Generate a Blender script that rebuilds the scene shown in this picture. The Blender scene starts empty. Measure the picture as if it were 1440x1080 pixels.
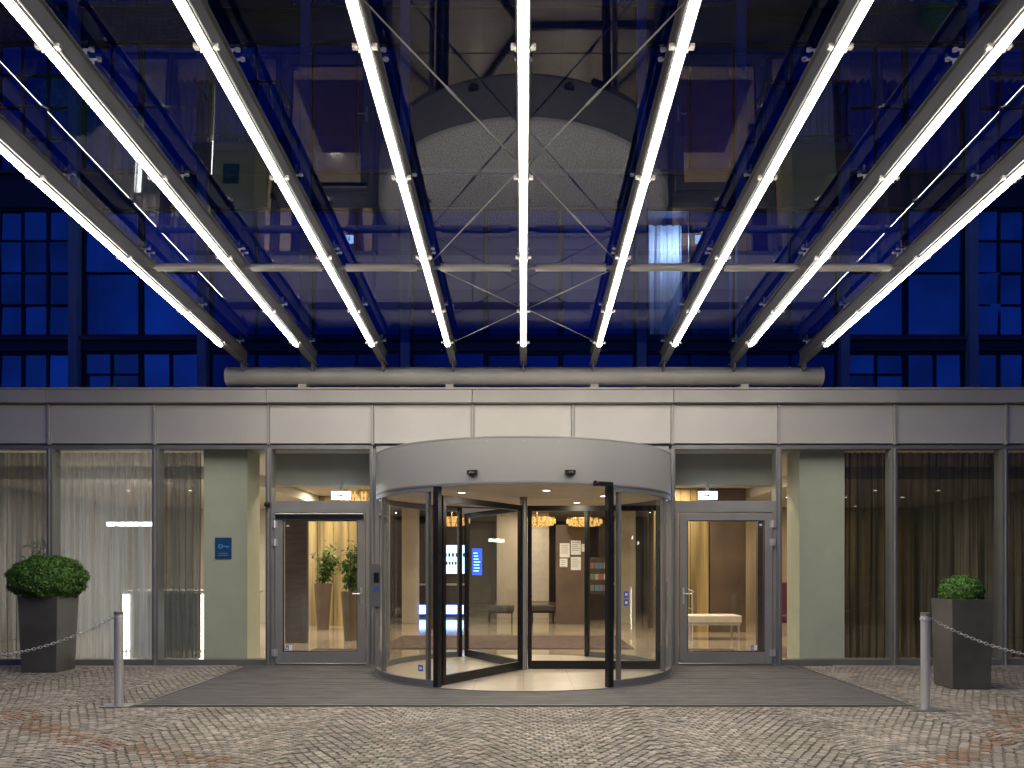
import bpy, math, random
from mathutils import Vector
random.seed(7)
sc=bpy.context.scene
sc.view_settings.view_transform='Standard'
try: sc.view_settings.look='None'
except: pass
sc.view_settings.exposure=0
R=random.random
def rr(a,b): return a+(b-a)*R()
# ---------------------------------------------------------------- materials
def newmat(n):
    m=bpy.data.materials.new(n); m.use_nodes=True
    nt=m.node_tree; nt.nodes.clear()
    o=nt.nodes.new('ShaderNodeOutputMaterial')
    return m,nt,o
def N(nt,t,**k):
    n=nt.nodes.new(t)
    for a,b in k.items():
        if a in n.inputs: n.inputs[a].default_value=b
        else: setattr(n,a,b)
    return n
def pbr(name,col,rough=.5,metal=0.,var=.12,scale=3.,bump=0.,bscale=60.,stretch=(1,1,1),rvar=.08,spec=.5,bdist=.01):
    m,nt,o=newmat(name)
    b=N(nt,'ShaderNodeBsdfPrincipled'); b.inputs['Metallic'].default_value=metal
    b.inputs['Specular IOR Level'].default_value=spec
    tc=N(nt,'ShaderNodeTexCoord'); mp=N(nt,'ShaderNodeMapping'); mp.inputs['Scale'].default_value=stretch
    nt.links.new(tc.outputs['Object'],mp.inputs[0])
    nz=N(nt,'ShaderNodeTexNoise'); nz.inputs['Scale'].default_value=scale; nz.inputs['Detail'].default_value=5
    nt.links.new(mp.outputs[0],nz.inputs['Vector'])
    cr=N(nt,'ShaderNodeValToRGB')
    c=list(col)
    cr.color_ramp.elements[0].position=.3; cr.color_ramp.elements[1].position=.7
    cr.color_ramp.elements[0].color=[max(0,x*(1-var)) for x in c]+[1]
    cr.color_ramp.elements[1].color=[min(1,x*(1+var)) for x in c]+[1]
    nt.links.new(nz.outputs['Fac'],cr.inputs[0]); nt.links.new(cr.outputs[0],b.inputs['Base Color'])
    mr=N(nt,'ShaderNodeMapRange'); mr.inputs['To Min'].default_value=max(.02,rough-rvar); mr.inputs['To Max'].default_value=min(1,rough+rvar)
    nt.links.new(nz.outputs['Fac'],mr.inputs['Value']); nt.links.new(mr.outputs[0],b.inputs['Roughness'])
    if bump>0:
        n2=N(nt,'ShaderNodeTexNoise'); n2.inputs['Scale'].default_value=bscale; n2.inputs['Detail'].default_value=4 if bscale>10 else 1
        nt.links.new(mp.outputs[0],n2.inputs['Vector'])
        bp=N(nt,'ShaderNodeBump'); bp.inputs['Strength'].default_value=bump; bp.inputs['Distance'].default_value=bdist
        nt.links.new(n2.outputs['Fac'],bp.inputs['Height']); nt.links.new(bp.outputs[0],b.inputs['Normal'])
    nt.links.new(b.outputs[0],o.inputs[0]); return m
def emit(name,col,s):
    m,nt,o=newmat(name); e=N(nt,'ShaderNodeEmission'); e.inputs[0].default_value=list(col)+[1]; e.inputs[1].default_value=s
    nt.links.new(e.outputs[0],o.inputs[0]); return m
def glass(name,tint=(.92,.95,.95),ior=1.5,mult=1.6,add=0.,rough=0.,gcol=(1,1,1)):
    m,nt,o=newmat(name)
    t=N(nt,'ShaderNodeBsdfTransparent'); t.inputs[0].default_value=list(tint)+[1]
    g=N(nt,'ShaderNodeBsdfGlossy'); g.inputs['Roughness'].default_value=rough; g.inputs['Color'].default_value=list(gcol)+[1]
    # same reflectance on both faces of the thin sheet
    ge=N(nt,'ShaderNodeNewGeometry'); mx0=N(nt,'ShaderNodeMapRange'); mx0.inputs['To Min'].default_value=ior; mx0.inputs['To Max'].default_value=1/ior
    nt.links.new(ge.outputs['Backfacing'],mx0.inputs['Value'])
    f=N(nt,'ShaderNodeFresnel'); nt.links.new(mx0.outputs[0],f.inputs[0])
    ma=N(nt,'ShaderNodeMath',operation='MULTIPLY_ADD'); ma.inputs[1].default_value=mult; ma.inputs[2].default_value=add; ma.use_clamp=True
    nt.links.new(f.outputs[0],ma.inputs[0])
    x=N(nt,'ShaderNodeMixShader'); nt.links.new(ma.outputs[0],x.inputs[0]); nt.links.new(t.outputs[0],x.inputs[1]); nt.links.new(g.outputs[0],x.inputs[2])
    nt.links.new(x.outputs[0],o.inputs[0]); return m
def sheer(name,col,op,trans=.5,dv=.2):
    m,nt,o=newmat(name)
    t=N(nt,'ShaderNodeBsdfTransparent')
    d=N(nt,'ShaderNodeBsdfDiffuse'); d.inputs[0].default_value=list(col)+[1]
    l=N(nt,'ShaderNodeBsdfTranslucent'); l.inputs[0].default_value=list(col)+[1]
    a=N(nt,'ShaderNodeMixShader'); a.inputs[0].default_value=trans
    nt.links.new(d.outputs[0],a.inputs[1]); nt.links.new(l.outputs[0],a.inputs[2])
    tc=N(nt,'ShaderNodeTexCoord'); mp=N(nt,'ShaderNodeMapping'); mp.inputs['Scale'].default_value=(22,4,.35)
    nz=N(nt,'ShaderNodeTexNoise'); nz.inputs['Scale'].default_value=1; nz.inputs['Detail'].default_value=3
    nt.links.new(tc.outputs['Object'],mp.inputs[0]); nt.links.new(mp.outputs[0],nz.inputs[0])
    mr=N(nt,'ShaderNodeMapRange'); mr.inputs['From Min'].default_value=.3; mr.inputs['From Max'].default_value=.7
    mr.inputs['To Min'].default_value=op-dv; mr.inputs['To Max'].default_value=min(1,op+dv)
    nt.links.new(nz.outputs['Fac'],mr.inputs['Value'])
    x=N(nt,'ShaderNodeMixShader'); nt.links.new(mr.outputs[0],x.inputs[0]); nt.links.new(t.outputs[0],x.inputs[1]); nt.links.new(a.outputs[0],x.inputs[2])
    nt.links.new(x.outputs[0],o.inputs[0]); return m

M={}
M['panel']=pbr('panel_metal',(.39,.375,.355),.44,.18,.07,1.3,.4,1.6,bdist=.03)
M['panel2']=pbr('coping_metal',(.29,.28,.265),.5,.15,.10,1.1,.3,1.2,bdist=.02)
M['drum']=pbr('drum_metal',(.29,.283,.272),.40,.28,.05,.8)
M['frame']=pbr('frame_metal',(.17,.17,.165),.4,.4,.08,3)
M['dframe']=pbr('door_frame_metal',(.235,.23,.222),.42,.3,.08,3)
M['beam']=pbr('beam_steel',(.115,.118,.123),.5,.2,.1,2)
M['rodm']=pbr('rod_steel',(.20,.20,.21),.5,.3,.1,5)
M['pipe']=pbr('pipe_steel',(.29,.278,.262),.5,.2,.12,1.5)
M['black']=pbr('black_metal',(.012,.012,.013),.3,.3,.1,4)
M['steel']=pbr('brushed_steel',(.72,.72,.71),.36,.85,.08,6,stretch=(1,1,.1))
M['chain']=pbr('chain_steel',(.55,.55,.55),.45,.6,.1,20)
M['led']=emit('led_tube',(1,.93,.81),58)
M['canopy_glass']=glass('canopy_glass',(.34,.48,.84),1.5,1.25,.0,.012,gcol=(.82,.88,1))
M['glass']=glass('clear_glass',(.95,.965,.96),1.5,1.15,.0)
M['dark_glass']=glass('tinted_glass',(.26,.36,.60),1.5,1.4,.36,.01,gcol=(.40,.72,1))  # dusk blue put into the reflection colour, turns warm forecourt reflections bluish
M['dark_glass2']=glass('shaded_tinted_glass',(.12,.20,.50),1.5,1.2,.16,.05,gcol=(.22,.50,1))  # shaded copy: darker look behind the canopy put into tint and reflectance
M['sheerw']=sheer('sheer_silver',(.46,.485,.50),.66,.45,.28)
M['sheerm']=sheer('sheer_grey',(.13,.145,.145),.76,.4,.19)
M['sheerd']=sheer('sheer_dark',(.032,.038,.026),.86,.35,.13)
M['green']=pbr('pale_green_plaster',(.42,.445,.34),.8,0,.06,3,.2,90)
M['warmwall']=pbr('warm_wall',(.36,.28,.17),.7,0,.2,1.2,stretch=(4,4,.3))
M['goldpanel']=pbr('gold_panel',(.29,.21,.085),.45,.2,.6,2.5,stretch=(3,3,.15))
M['cream']=pbr('cream_plaster',(.50,.43,.33),.7,0,.08,2)
M['ceil']=pbr('ceiling_paint',(.55,.52,.45),.8,0,.04,1)
M['bulk']=pbr('bulkhead_paint',(.40,.41,.34),.8,0,.06,1)
M['darkwood']=pbr('dark_wood',(.05,.035,.025),.4,0,.3,3,stretch=(1,1,8))
M['brownwall']=pbr('brown_wall',(.10,.068,.045),.45,0,.3,1.5)
M['seatdark']=pbr('dark_leather',(.03,.022,.018),.5,0,.2,5,.3,120)
M['seatcream']=pbr('cream_fabric',(.55,.50,.42),.9,0,.08,6,.3,150)
M['purple']=pbr('plum_velvet',(.10,.02,.04),.8,0,.2,5,.3,120)
M['rug']=pbr('rug_brown',(.06,.032,.022),.95,0,.5,6,.4,200)
M['gold']=pbr('gold_glass',(.75,.5,.15),.25,.9,.2,20)
M['goldglow']=emit('gold_glow',(1,.58,.18),1.1)
M['warmglow']=emit('warm_glow',(1,.86,.62),14)
M['tubew']=emit('white_tube',(1,.97,.90),18)
M['exitglow']=emit('exit_glow',(.40,.62,1),6)
M['exitink']=pbr('exit_ink',(.01,.05,.16),.5)
M['screen']=emit('screen_glow',(.12,.28,1.),16)
M['screenw']=emit('screen_white',(.5,.72,1.),3.2)
M['screend']=emit('screen_deep',(.03,.10,.7),2)
M['inkblue']=emit('screen_text',(.04,.10,.35),.6)
M['paper']=pbr('paper',(.72,.72,.70),.8,0,.03)
M['ink']=pbr('ink',(.05,.05,.06),.8)
M['bluesign']=pbr('blue_enamel',(.015,.07,.20),.3,0,.05)
M['signicon']=pbr('sign_icon',(.12,.33,.55),.4,0,.05)
M['sticker']=pbr('sticker_blue',(.02,.10,.5),.4)
M['white']=pbr('white_plastic',(.75,.75,.74),.4,0,.03)
M['planter']=pbr('planter_bronze',(.085,.078,.070),.45,.3,.25,2.5,.15,60)
M['pot']=pbr('pot_brown',(.13,.09,.06),.4,.1,.2,3)
M['soil']=pbr('soil',(.03,.02,.015),.95,0,.3,20,.6,80)
M['bark']=pbr('bark',(.08,.055,.035),.9,0,.3,12,.5,60)
M['gravel']=pbr('roof_gravel',(.44,.40,.355),.95,0,.75,48,.9,70)
M['roof']=pbr('roof_felt',(.06,.06,.065),.9,0,.3,2,.3,50)
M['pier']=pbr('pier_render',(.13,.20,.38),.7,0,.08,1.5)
M['trim']=pbr('spandrel_trim',(.03,.05,.10),.6,0,.1,1.5)
M['spandrel']=pbr('spandrel_panel',(.018,.028,.055),.45,.2,.2,1.2)
M['brownpanel']=pbr('dark_cladding',(.022,.026,.045),.75,0,.25,8,.3,80,stretch=(1,1,3))
M['winframe']=pbr('window_frame',(.014,.018,.028),.4,.3,.1)
M['roomdark']=pbr('dark_room',(.04,.045,.06),.9,0,.3,1)
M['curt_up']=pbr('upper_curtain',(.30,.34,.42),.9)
M['curt_lit']=pbr('lit_curtain',(.75,.70,.55),.9)  # brighter warm copy for the lit room, lamplight put into the colour
M['deck']=pbr('mat_rib',(.105,.10,.096),.8,0,.35,5,.3,150,stretch=(.6,3,1))
M['deckbase']=pbr('mat_base',(.03,.03,.03),.9)
M['kerb']=pbr('kerb_granite',(.24,.22,.19),.8,0,.2,8,.4,90)

def leafmat(name,c1,c2):
    m,nt,o=newmat(name)
    b=N(nt,'ShaderNodeBsdfPrincipled'); b.inputs['Roughness'].default_value=.5
    at=N(nt,'ShaderNodeAttribute'); at.attribute_name='Col'
    mx=N(nt,'ShaderNodeMix',data_type='RGBA'); mx.inputs[6].default_value=list(c1)+[1]; mx.inputs[7].default_value=list(c2)+[1]
    nt.links.new(at.outputs['Fac'],mx.inputs[0]); nt.links.new(mx.outputs[2],b.inputs['Base Color'])
    tl=N(nt,'ShaderNodeBsdfTranslucent'); nt.links.new(mx.outputs[2],tl.inputs[0])
    x=N(nt,'ShaderNodeMixShader'); x.inputs[0].default_value=.25
    nt.links.new(b.outputs[0],x.inputs[1]); nt.links.new(tl.outputs[0],x.inputs[2]); nt.links.new(x.outputs[0],o.inputs[0]); return m
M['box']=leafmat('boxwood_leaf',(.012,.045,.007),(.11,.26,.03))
M['leaf']=leafmat('plant_leaf',(.02,.06,.015),(.12,.24,.05))
def stonemat():
    m,nt,o=newmat('cobble_stone')
    b=N(nt,'ShaderNodeBsdfPrincipled'); b.inputs['Specular IOR Level'].default_value=.2
    at=N(nt,'ShaderNodeAttribute'); at.attribute_name='Col'
    tc=N(nt,'ShaderNodeTexCoord')
    nz=N(nt,'ShaderNodeTexNoise'); nz.inputs['Scale'].default_value=45; nz.inputs['Detail'].default_value=5
    nt.links.new(tc.outputs['Object'],nz.inputs[0])
    n3=N(nt,'ShaderNodeTexNoise'); n3.inputs['Scale'].default_value=.9; n3.inputs['Detail'].default_value=4
    nt.links.new(tc.outputs['Object'],n3.inputs[0])
    m1=N(nt,'ShaderNodeMapRange'); m1.inputs['To Min'].default_value=.6; m1.inputs['To Max'].default_value=1.4
    nt.links.new(nz.outputs['Fac'],m1.inputs['Value'])
    m3=N(nt,'ShaderNodeMapRange'); m3.inputs['From Min'].default_value=.3; m3.inputs['From Max'].default_value=.7; m3.inputs['To Min'].default_value=.74; m3.inputs['To Max'].default_value=1.12
    nt.links.new(n3.outputs['Fac'],m3.inputs['Value'])
    mm=N(nt,'ShaderNodeMath',operation='MULTIPLY'); nt.links.new(m1.outputs[0],mm.inputs[0]); nt.links.new(m3.outputs[0],mm.inputs[1])
    vm=N(nt,'ShaderNodeVectorMath',operation='SCALE'); nt.links.new(at.outputs['Color'],vm.inputs[0]); nt.links.new(mm.outputs[0],vm.inputs['Scale'])
    nt.links.new(vm.outputs[0],b.inputs['Base Color'])
    mr=N(nt,'ShaderNodeMapRange'); mr.inputs['To Min'].default_value=.7; mr.inputs['To Max'].default_value=.98
    nt.links.new(nz.outputs['Fac'],mr.inputs['Value']); nt.links.new(mr.outputs[0],b.inputs['Roughness'])
    bp=N(nt,'ShaderNodeBump'); bp.inputs['Strength'].default_value=.5; bp.inputs['Distance'].default_value=.006
    nt.links.new(nz.outputs['Fac'],bp.inputs['Height']); nt.links.new(bp.outputs[0],b.inputs['Normal'])
    nt.links.new(b.outputs[0],o.inputs[0]); return m
M['stone']=stonemat()
def groundmat():
    m,nt,o=newmat('ground_cobble_sand')
    b=N(nt,'ShaderNodeBsdfPrincipled'); b.inputs['Roughness'].default_value=.95
    tc=N(nt,'ShaderNodeTexCoord')
    nz=N(nt,'ShaderNodeTexNoise'); nz.inputs['Scale'].default_value=1.6; nz.inputs['Detail'].default_value=9; nz.inputs['Roughness'].default_value=.7
    nt.links.new(tc.outputs['Object'],nz.inputs[0])
    cr=N(nt,'ShaderNodeValToRGB'); cr.color_ramp.elements[0].color=(.12,.10,.08,1); cr.color_ramp.elements[1].color=(.11,.125,.06,1)
    cr.color_ramp.elements[0].position=.45; cr.color_ramp.elements[1].position=.66
    nt.links.new(nz.outputs['Fac'],cr.inputs[0]); nt.links.new(cr.outputs[0],b.inputs['Base Color'])
    nt.links.new(b.outputs[0],o.inputs[0]); return m
M['ground']=groundmat()
def tilemat(name,c,mort,sx,sy,rough):
    m,nt,o=newmat(name)
    b=N(nt,'ShaderNodeBsdfPrincipled'); b.inputs['Roughness'].default_value=rough
    tc=N(nt,'ShaderNodeTexCoord')
    br=N(nt,'ShaderNodeTexBrick'); br.offset=.0
    br.inputs['Scale'].default_value=1; br.inputs['Brick Width'].default_value=sx; br.inputs['Row Height'].default_value=sy
    br.inputs['Mortar Size'].default_value=.004; br.inputs['Color1'].default_value=[x*1.06 for x in c]+[1]; br.inputs['Color2'].default_value=[x*.9 for x in c]+[1]
    br.inputs['Mortar'].default_value=list(mort)+[1]
    nt.links.new(tc.outputs['Object'],br.inputs[0])
    nz=N(nt,'ShaderNodeTexNoise'); nz.inputs['Scale'].default_value=4; nz.inputs['Detail'].default_value=6
    nt.links.new(tc.outputs['Object'],nz.inputs[0])
    mr=N(nt,'ShaderNodeMapRange'); mr.inputs['To Min'].default_value=.8; mr.inputs['To Max'].default_value=1.2
    nt.links.new(nz.outputs['Fac'],mr.inputs['Value'])
    vm=N(nt,'ShaderNodeVectorMath',operation='SCALE'); nt.links.new(br.outputs[0],vm.inputs[0]); nt.links.new(mr.outputs[0],vm.inputs['Scale'])
    nt.links.new(vm.outputs[0],b.inputs['Base Color'])
    nt.links.new(b.outputs[0],o.inputs[0]); return m
M['tile']=tilemat('travertine_tile',(.38,.31,.225),(.15,.12,.09),.8,.5,.08)
M['drumtile']=tilemat('drum_tile',(.40,.345,.27),(.16,.13,.1),.6,.6,.3)

# ---------------------------------------------------------------- mesh helpers
W={}
class MB:
    def __init__(s): s.v=[];s.f=[];s.m=[];s.mats=[];s.col=None;s.smooth=False
    def mi(s,mat):
        mat=M[mat] if isinstance(mat,str) else mat
        if mat not in s.mats: s.mats.append(mat)
        return s.mats.index(mat)
    def add(s,vs,fs,mat):
        i=s.mi(mat); b=len(s.v); s.v+= [tuple(v) for v in vs]
        for f in fs: s.f.append(tuple(b+k for k in f)); s.m.append(i)
        return s
    def box(s,x0,x1,y0,y1,z0,z1,mat):
        if x0>x1:x0,x1=x1,x0
        vs=[(x0,y0,z0),(x1,y0,z0),(x1,y1,z0),(x0,y1,z0),(x0,y0,z1),(x1,y0,z1),(x1,y1,z1),(x0,y1,z1)]
        return s.add(vs,[(3,2,1,0),(4,5,6,7),(0,1,5,4),(1,2,6,5),(2,3,7,6),(3,0,4,7)],mat)
    def seg(s,p,q,w,h,mat):
        p=Vector(p);q=Vector(q);d=(q-p).normalized()
        up=Vector((0,0,1)) if abs(d.z)<.95 else Vector((0,1,0))
        a=d.cross(up).normalized()*w/2; b=a.cross(d).normalized()*h/2
        vs=[p-a-b,p+a-b,p+a+b,p-a+b,q-a-b,q+a-b,q+a+b,q-a+b]
        return s.add(vs,[(0,1,2,3),(7,6,5,4),(0,4,5,1),(1,5,6,2),(2,6,7,3),(3,7,4,0)],mat)
    def cyl(s,p,q,r,mat,n=16,r2=None,cap=True):
        p=Vector(p);q=Vector(q);d=(q-p).normalized(); r2=r if r2 is None else r2
        up=Vector((0,0,1)) if abs(d.z)<.95 else Vector((0,1,0))
        a=d.cross(up).normalized(); b=a.cross(d).normalized()
        vs=[];fs=[]
        for k in range(n):
            t=2*math.pi*k/n; u=a*math.cos(t)+b*math.sin(t)
            vs+= [p+u*r,q+u*r2]
        for k in range(n):
            j=(k+1)%n; fs.append((2*k,2*j,2*j+1,2*k+1))
        if cap: fs+=[tuple(2*k for k in range(n))[::-1],tuple(2*k+1 for k in range(n))]
        return s.add(vs,fs,mat)
    def arc(s,cx,cy,r0,r1,a0,a1,z0,z1,mat,n=24):
        vs=[];fs=[]
        for k in range(n+1):
            t=math.radians(a0+(a1-a0)*k/n); sx,cyy=math.sin(t),-math.cos(t)
            for r,z in((r0,z0),(r1,z0),(r1,z1),(r0,z1)): vs.append((cx+r*sx,cy+r*cyy,z))
        for k in range(n):
            for e in range(4):
                f=(e+1)%4; fs.append((4*k+e,4*k+4+e,4*k+4+f,4*k+f))
        if abs(a1-a0)<359.9: fs+=[(0,1,2,3),(4*n+3,4*n+2,4*n+1,4*n)]
        return s.add(vs,fs,mat)
    def sheetarc(s,cx,cy,r,a0,a1,z0,z1,mat,n=24):
        vs=[];fs=[]
        for k in range(n+1):
            t=math.radians(a0+(a1-a0)*k/n); vs+=[(cx+r*math.sin(t),cy-r*math.cos(t),z0),(cx+r*math.sin(t),cy-r*math.cos(t),z1)]
        for k in range(n): fs.append((2*k,2*k+2,2*k+3,2*k+1))
        s.smooth=True
        return s.add(vs,fs,mat)
    def disc(s,cx,cy,r,z,mat,n=64,down=False):
        vs=[(cx+r*math.cos(2*math.pi*k/n),cy+r*math.sin(2*math.pi*k/n),z) for k in range(n)]
        f=tuple(range(n)); return s.add(vs,[f[::-1] if down else f],mat)
    def quad(s,x0,x1,y,z0,z1,mat): return s.add([(x0,y,z0),(x1,y,z0),(x1,y,z1),(x0,y,z1)],[(0,1,2,3)],mat)
    def sphere(s,c,r,mat,nu=16,nv=10,sz=1.):
        vs=[];fs=[]
        for j in range(nv+1):
            p=math.pi*j/nv
            for i in range(nu):
                t=2*math.pi*i/nu; vs.append((c[0]+r*math.sin(p)*math.cos(t),c[1]+r*math.sin(p)*math.sin(t),c[2]+r*sz*math.cos(p)))
        for j in range(nv):
            for i in range(nu):
                k=(i+1)%nu; fs.append((j*nu+i,(j+1)*nu+i,(j+1)*nu+k,j*nu+k))
        return s.add(vs,fs,mat)
    def build(s,name,parent=None,bevel=0,smooth=False,label=None,cat=None,kind=None,group=None):
        xs=[v[0] for v in s.v];ys=[v[1] for v in s.v];zs=[v[2] for v in s.v]
        c=Vector(((min(xs)+max(xs))/2,(min(ys)+max(ys))/2,min(zs)))
        me=bpy.data.meshes.new(name)
        me.from_pydata([(v[0]-c.x,v[1]-c.y,v[2]-c.z) for v in s.v],[],s.f)
        for m in s.mats: me.materials.append(m)
        me.polygons.foreach_set('material_index',s.m)
        if smooth or s.smooth: me.polygons.foreach_set('use_smooth',[True]*len(s.f))
        if s.col:
            a=me.color_attributes.new('Col','FLOAT_COLOR','POINT')
            flat=[]
            for q in s.col: flat+= [q[0],q[1],q[2],1]
            a.data.foreach_set('color',flat)
        me.update()
        if smooth=='auto':
            try: me.set_sharp_from_angle(angle=math.radians(40))
            except: pass
        o=bpy.data.objects.new(name,me); sc.collection.objects.link(o)
        W[o.name]=c
        if parent: o.parent=parent; o.location=c-W[parent.name]
        else: o.location=c
        if bevel:
            b=o.modifiers.new('bevel','BEVEL'); b.width=bevel; b.segments=2; b.limit_method='ANGLE'
        tag(o,label,cat,kind,group); return o
def tag(o,label=None,cat=None,kind=None,group=None):
    if label:o['label']=label
    if cat:o['category']=cat
    if kind:o['kind']=kind
    if group:o['group']=group
def empty(name,loc,label,cat,group=None):
    o=bpy.data.objects.new(name,None); sc.collection.objects.link(o); o.location=loc; o.empty_display_size=.2
    W[o.name]=Vector(loc); tag(o,label,cat,None,group); return o

CAMD=12.35; EYE=1.45; F=1150.
def X(px,d): return (px-736)*d/F
def Z(py,d): return EYE+(800-py)*d/F
# ---------------------------------------------------------------- world
w=bpy.data.worlds.new('World'); sc.world=w; w.use_nodes=True
nt=w.node_tree; nt.nodes.clear()
bo=nt.nodes.new('ShaderNodeOutputWorld'); bg=nt.nodes.new('ShaderNodeBackground')
sky=nt.nodes.new('ShaderNodeTexSky'); sky.sky_type='NISHITA'; sky.sun_disc=False
sky.sun_elevation=math.radians(-3); sky.sun_rotation=math.radians(200)
tcw=nt.nodes.new('ShaderNodeTexCoord'); sp=nt.nodes.new('ShaderNodeSeparateXYZ'); nt.links.new(tcw.outputs['Generated'],sp.inputs[0])
crw=nt.nodes.new('ShaderNodeValToRGB'); e=crw.color_ramp.elements
e[0].position=.06; e[0].color=(.004,.008,.03,1); e[1].position=.20; e[1].color=(.012,.075,.62,1)
x_=e.new(.45); x_.color=(.008,.05,.42,1); x_=e.new(.9); x_.color=(.004,.02,.16,1)
nt.links.new(sp.outputs[2],crw.inputs[0])
nzw=nt.nodes.new('ShaderNodeTexNoise'); nzw.inputs['Scale'].default_value=5; nzw.inputs['Detail'].default_value=6
nt.links.new(tcw.outputs['Generated'],nzw.inputs['Vector'])
mrw=nt.nodes.new('ShaderNodeMapRange'); mrw.inputs['From Min'].default_value=.35; mrw.inputs['From Max'].default_value=.65; mrw.inputs['To Min'].default_value=.4; mrw.inputs['To Max'].default_value=1.5
nt.links.new(nzw.outputs['Fac'],mrw.inputs['Value'])
vmw=nt.nodes.new('ShaderNodeVectorMath'); vmw.operation='SCALE'; nt.links.new(crw.outputs[0],vmw.inputs[0]); nt.links.new(mrw.outputs[0],vmw.inputs['Scale'])
mx=nt.nodes.new('ShaderNodeMix'); mx.data_type='RGBA'; mx.inputs[0].default_value=.95
nt.links.new(sky.outputs[0],mx.inputs[6]); nt.links.new(vmw.outputs[0],mx.inputs[7]); nt.links.new(mx.outputs[2],bg.inputs[0]); bg.inputs[1].default_value=.55
nt.links.new(bg.outputs[0],bo.inputs[0])

# ---------------------------------------------------------------- ground
g=MB(); g.add([(-150,-150,-.008),(150,-150,-.008),(150,150,-.008),(-150,150,-.008)],[(0,1,2,3)],'ground')
g.build('ground',kind='structure',label='sandy joint bed under the cobbled forecourt')
cb=MB(); cb.col=[]
cols=[(.25,.222,.188),(.275,.245,.21),(.225,.202,.176),(.30,.268,.226),(.26,.225,.188),(.20,.185,.167),(.28,.255,.226)]
S=.080; Wd=1.45; AD=52; RA=Wd/(2*math.sin(math.radians(AD)))
st_i=cb.mi('stone')
def inmat(x,y): return abs(x)<4.15 and y>-3.78
for k in range(-8,9):
    xc=k*Wd+.35
    for n in range(-124,8):
        yn=n*S+(0.5*S if k%2 else 0)
        A=math.radians(AD); m=21
        for i in range(m):
            ph0=-A+2*A*(i+.5)/m+((n%2)-.5)*.04
            steep=abs(ph0)>math.radians(46)
            if steep and n%2: continue
            x=xc+RA*math.sin(ph0); y=yn+RA*(math.cos(ph0)-math.cos(A))
            if abs(x)>10.5 or y>-.16 or y<-9.3 or inmat(x,y): continue
            ph=-ph0; cp=math.cos(ph)
            hl=RA*2*A/m/2-.0025; hw=(S*cp*(2 if steep else 1))/2-.0025
            hl*=rr(.88,1.01); hw*=rr(.9,1.02)
            a=ph+rr(-.09,.09); ca,sa=math.cos(a),math.sin(a)
            x+=rr(-.004,.004); y+=rr(-.004,.004)
            h=rr(-.0025,.0025); tx=rr(-.02,.02);ty=rr(-.02,.02)
            b=len(cb.v)
            base=random.choice(cols); q=rr(.74,1.15)
            rd=abs(math.hypot(x,y+1.2)-5.75-.25*math.sin(x*.7))
            if y<-3.9 and 2.2<abs(x) and rd<.14 and R()<.6: base=(.22,.145,.105)
            c=(base[0]*q,base[1]*q,base[2]*q)
            cor=[(rr(.86,1),rr(.86,1)) for _ in range(4)]
            for (sx,sy),(ox,oy) in zip(((-1,-1),(1,-1),(1,1),(-1,1)),cor):
                for sc_,z in((1,-.03),(1.,-.004),(.87,.001)):
                    lx=sx*hl*ox*sc_; ly=sy*hw*oy*sc_
                    cb.v.append((x+lx*ca-ly*sa,y+lx*sa+ly*ca,z+h+lx*tx+ly*ty if z>-.02 else z))
                    cb.col.append(c if z>-.003 else (c[0]*.7,c[1]*.7,c[2]*.66))
            for e_ in range(4):
                f=(e_+1)%4
                cb.f.append((b+3*e_,b+3*f,b+3*f+1,b+3*e_+1)); cb.f.append((b+3*e_+1,b+3*f+1,b+3*f+2,b+3*e_+2)); cb.m+=[st_i,st_i]
            cb.f.append((b+2,b+5,b+8,b+11)); cb.m.append(st_i)
cb.build('cobblestone_pavement',kind='structure',label='fan patterned grey brown granite cobblestones of the forecourt')
k=MB()
xx=-10.4
while xx<10.4:
    L=rr(.35,.55)
    if xx+L<-4.15 or xx>4.15: k.box(xx,min(xx+L-.01,10.4),-.27,-.13,-.03,.006+rr(0,.004),'kerb')
    xx+=L
k.build('kerb',kind='structure',bevel=.006,label='narrow granite edging along the glass front')

m=MB(); m.box(-4.08,4.08,-3.70,-.02,-.02,.004,'deckbase')
yy=-3.69
while yy<-.05:
    m.box(-4.06,4.06,yy,yy+.034,.002,.014+rr(-.0015,.0015),'deck'); yy+=.048
m.box(-4.10,4.10,-3.72,-3.70,-.02,.016,'frame')
m.box(-4.10,-4.08,-3.70,-.02,-.02,.016,'frame'); m.box(4.08,4.10,-3.70,-.02,-.02,.016,'frame')
m.build('entrance_mat',label='wide dark grey ribbed entrance mat set in cobbles',cat='mat')

# ---------------------------------------------------------------- pavilion
pav=empty('entrance_pavilion',(0,0,0),'single storey glazed hotel entrance front with grey metal fascia','building')
seams=[-10.4,-8.75,-7.10,-5.52,-3.82,-2.26,-.76,.74,2.23,3.83,5.56,7.22,8.9,10.5]
for a,b in zip(seams[:-1],seams[1:]):
    MB().box(a+.022,b-.022,-.10,.02,3.33,3.91,'panel').build('fascia_panel',pav,bevel=.004)
for s_ in seams: MB().box(s_-.018,s_+.018,-.13,.02,3.31,3.915,'panel2').build('fascia_joint_cover',pav,bevel=.003)
cs=seams[::2]+[10.5]
for a,b in zip(cs[:-1],cs[1:]):
    MB().box(a+.003,b-.003,-.22,.10,3.92,4.112,'panel2').build('coping',pav,bevel=.008)
MB().box(-10.4,10.5,-.24,.5,4.115,4.138,'panel2').build('coping_cap',pav)
MB().box(-10.4,10.5,.1,1.9,4.0,4.11,'roof').build('roof',pav)
for a,b in((-10.4,-2.26),(2.23,10.5)): MB().box(a,b,-.07,.1,3.25,3.31,'frame').build('header_rail',pav)
for a,b in((-10.4,-3.82),(3.83,10.5)): MB().box(a,b,-.08,.1,-.02,.09,'frame').build('base_rail',pav,bevel=.004)
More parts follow.
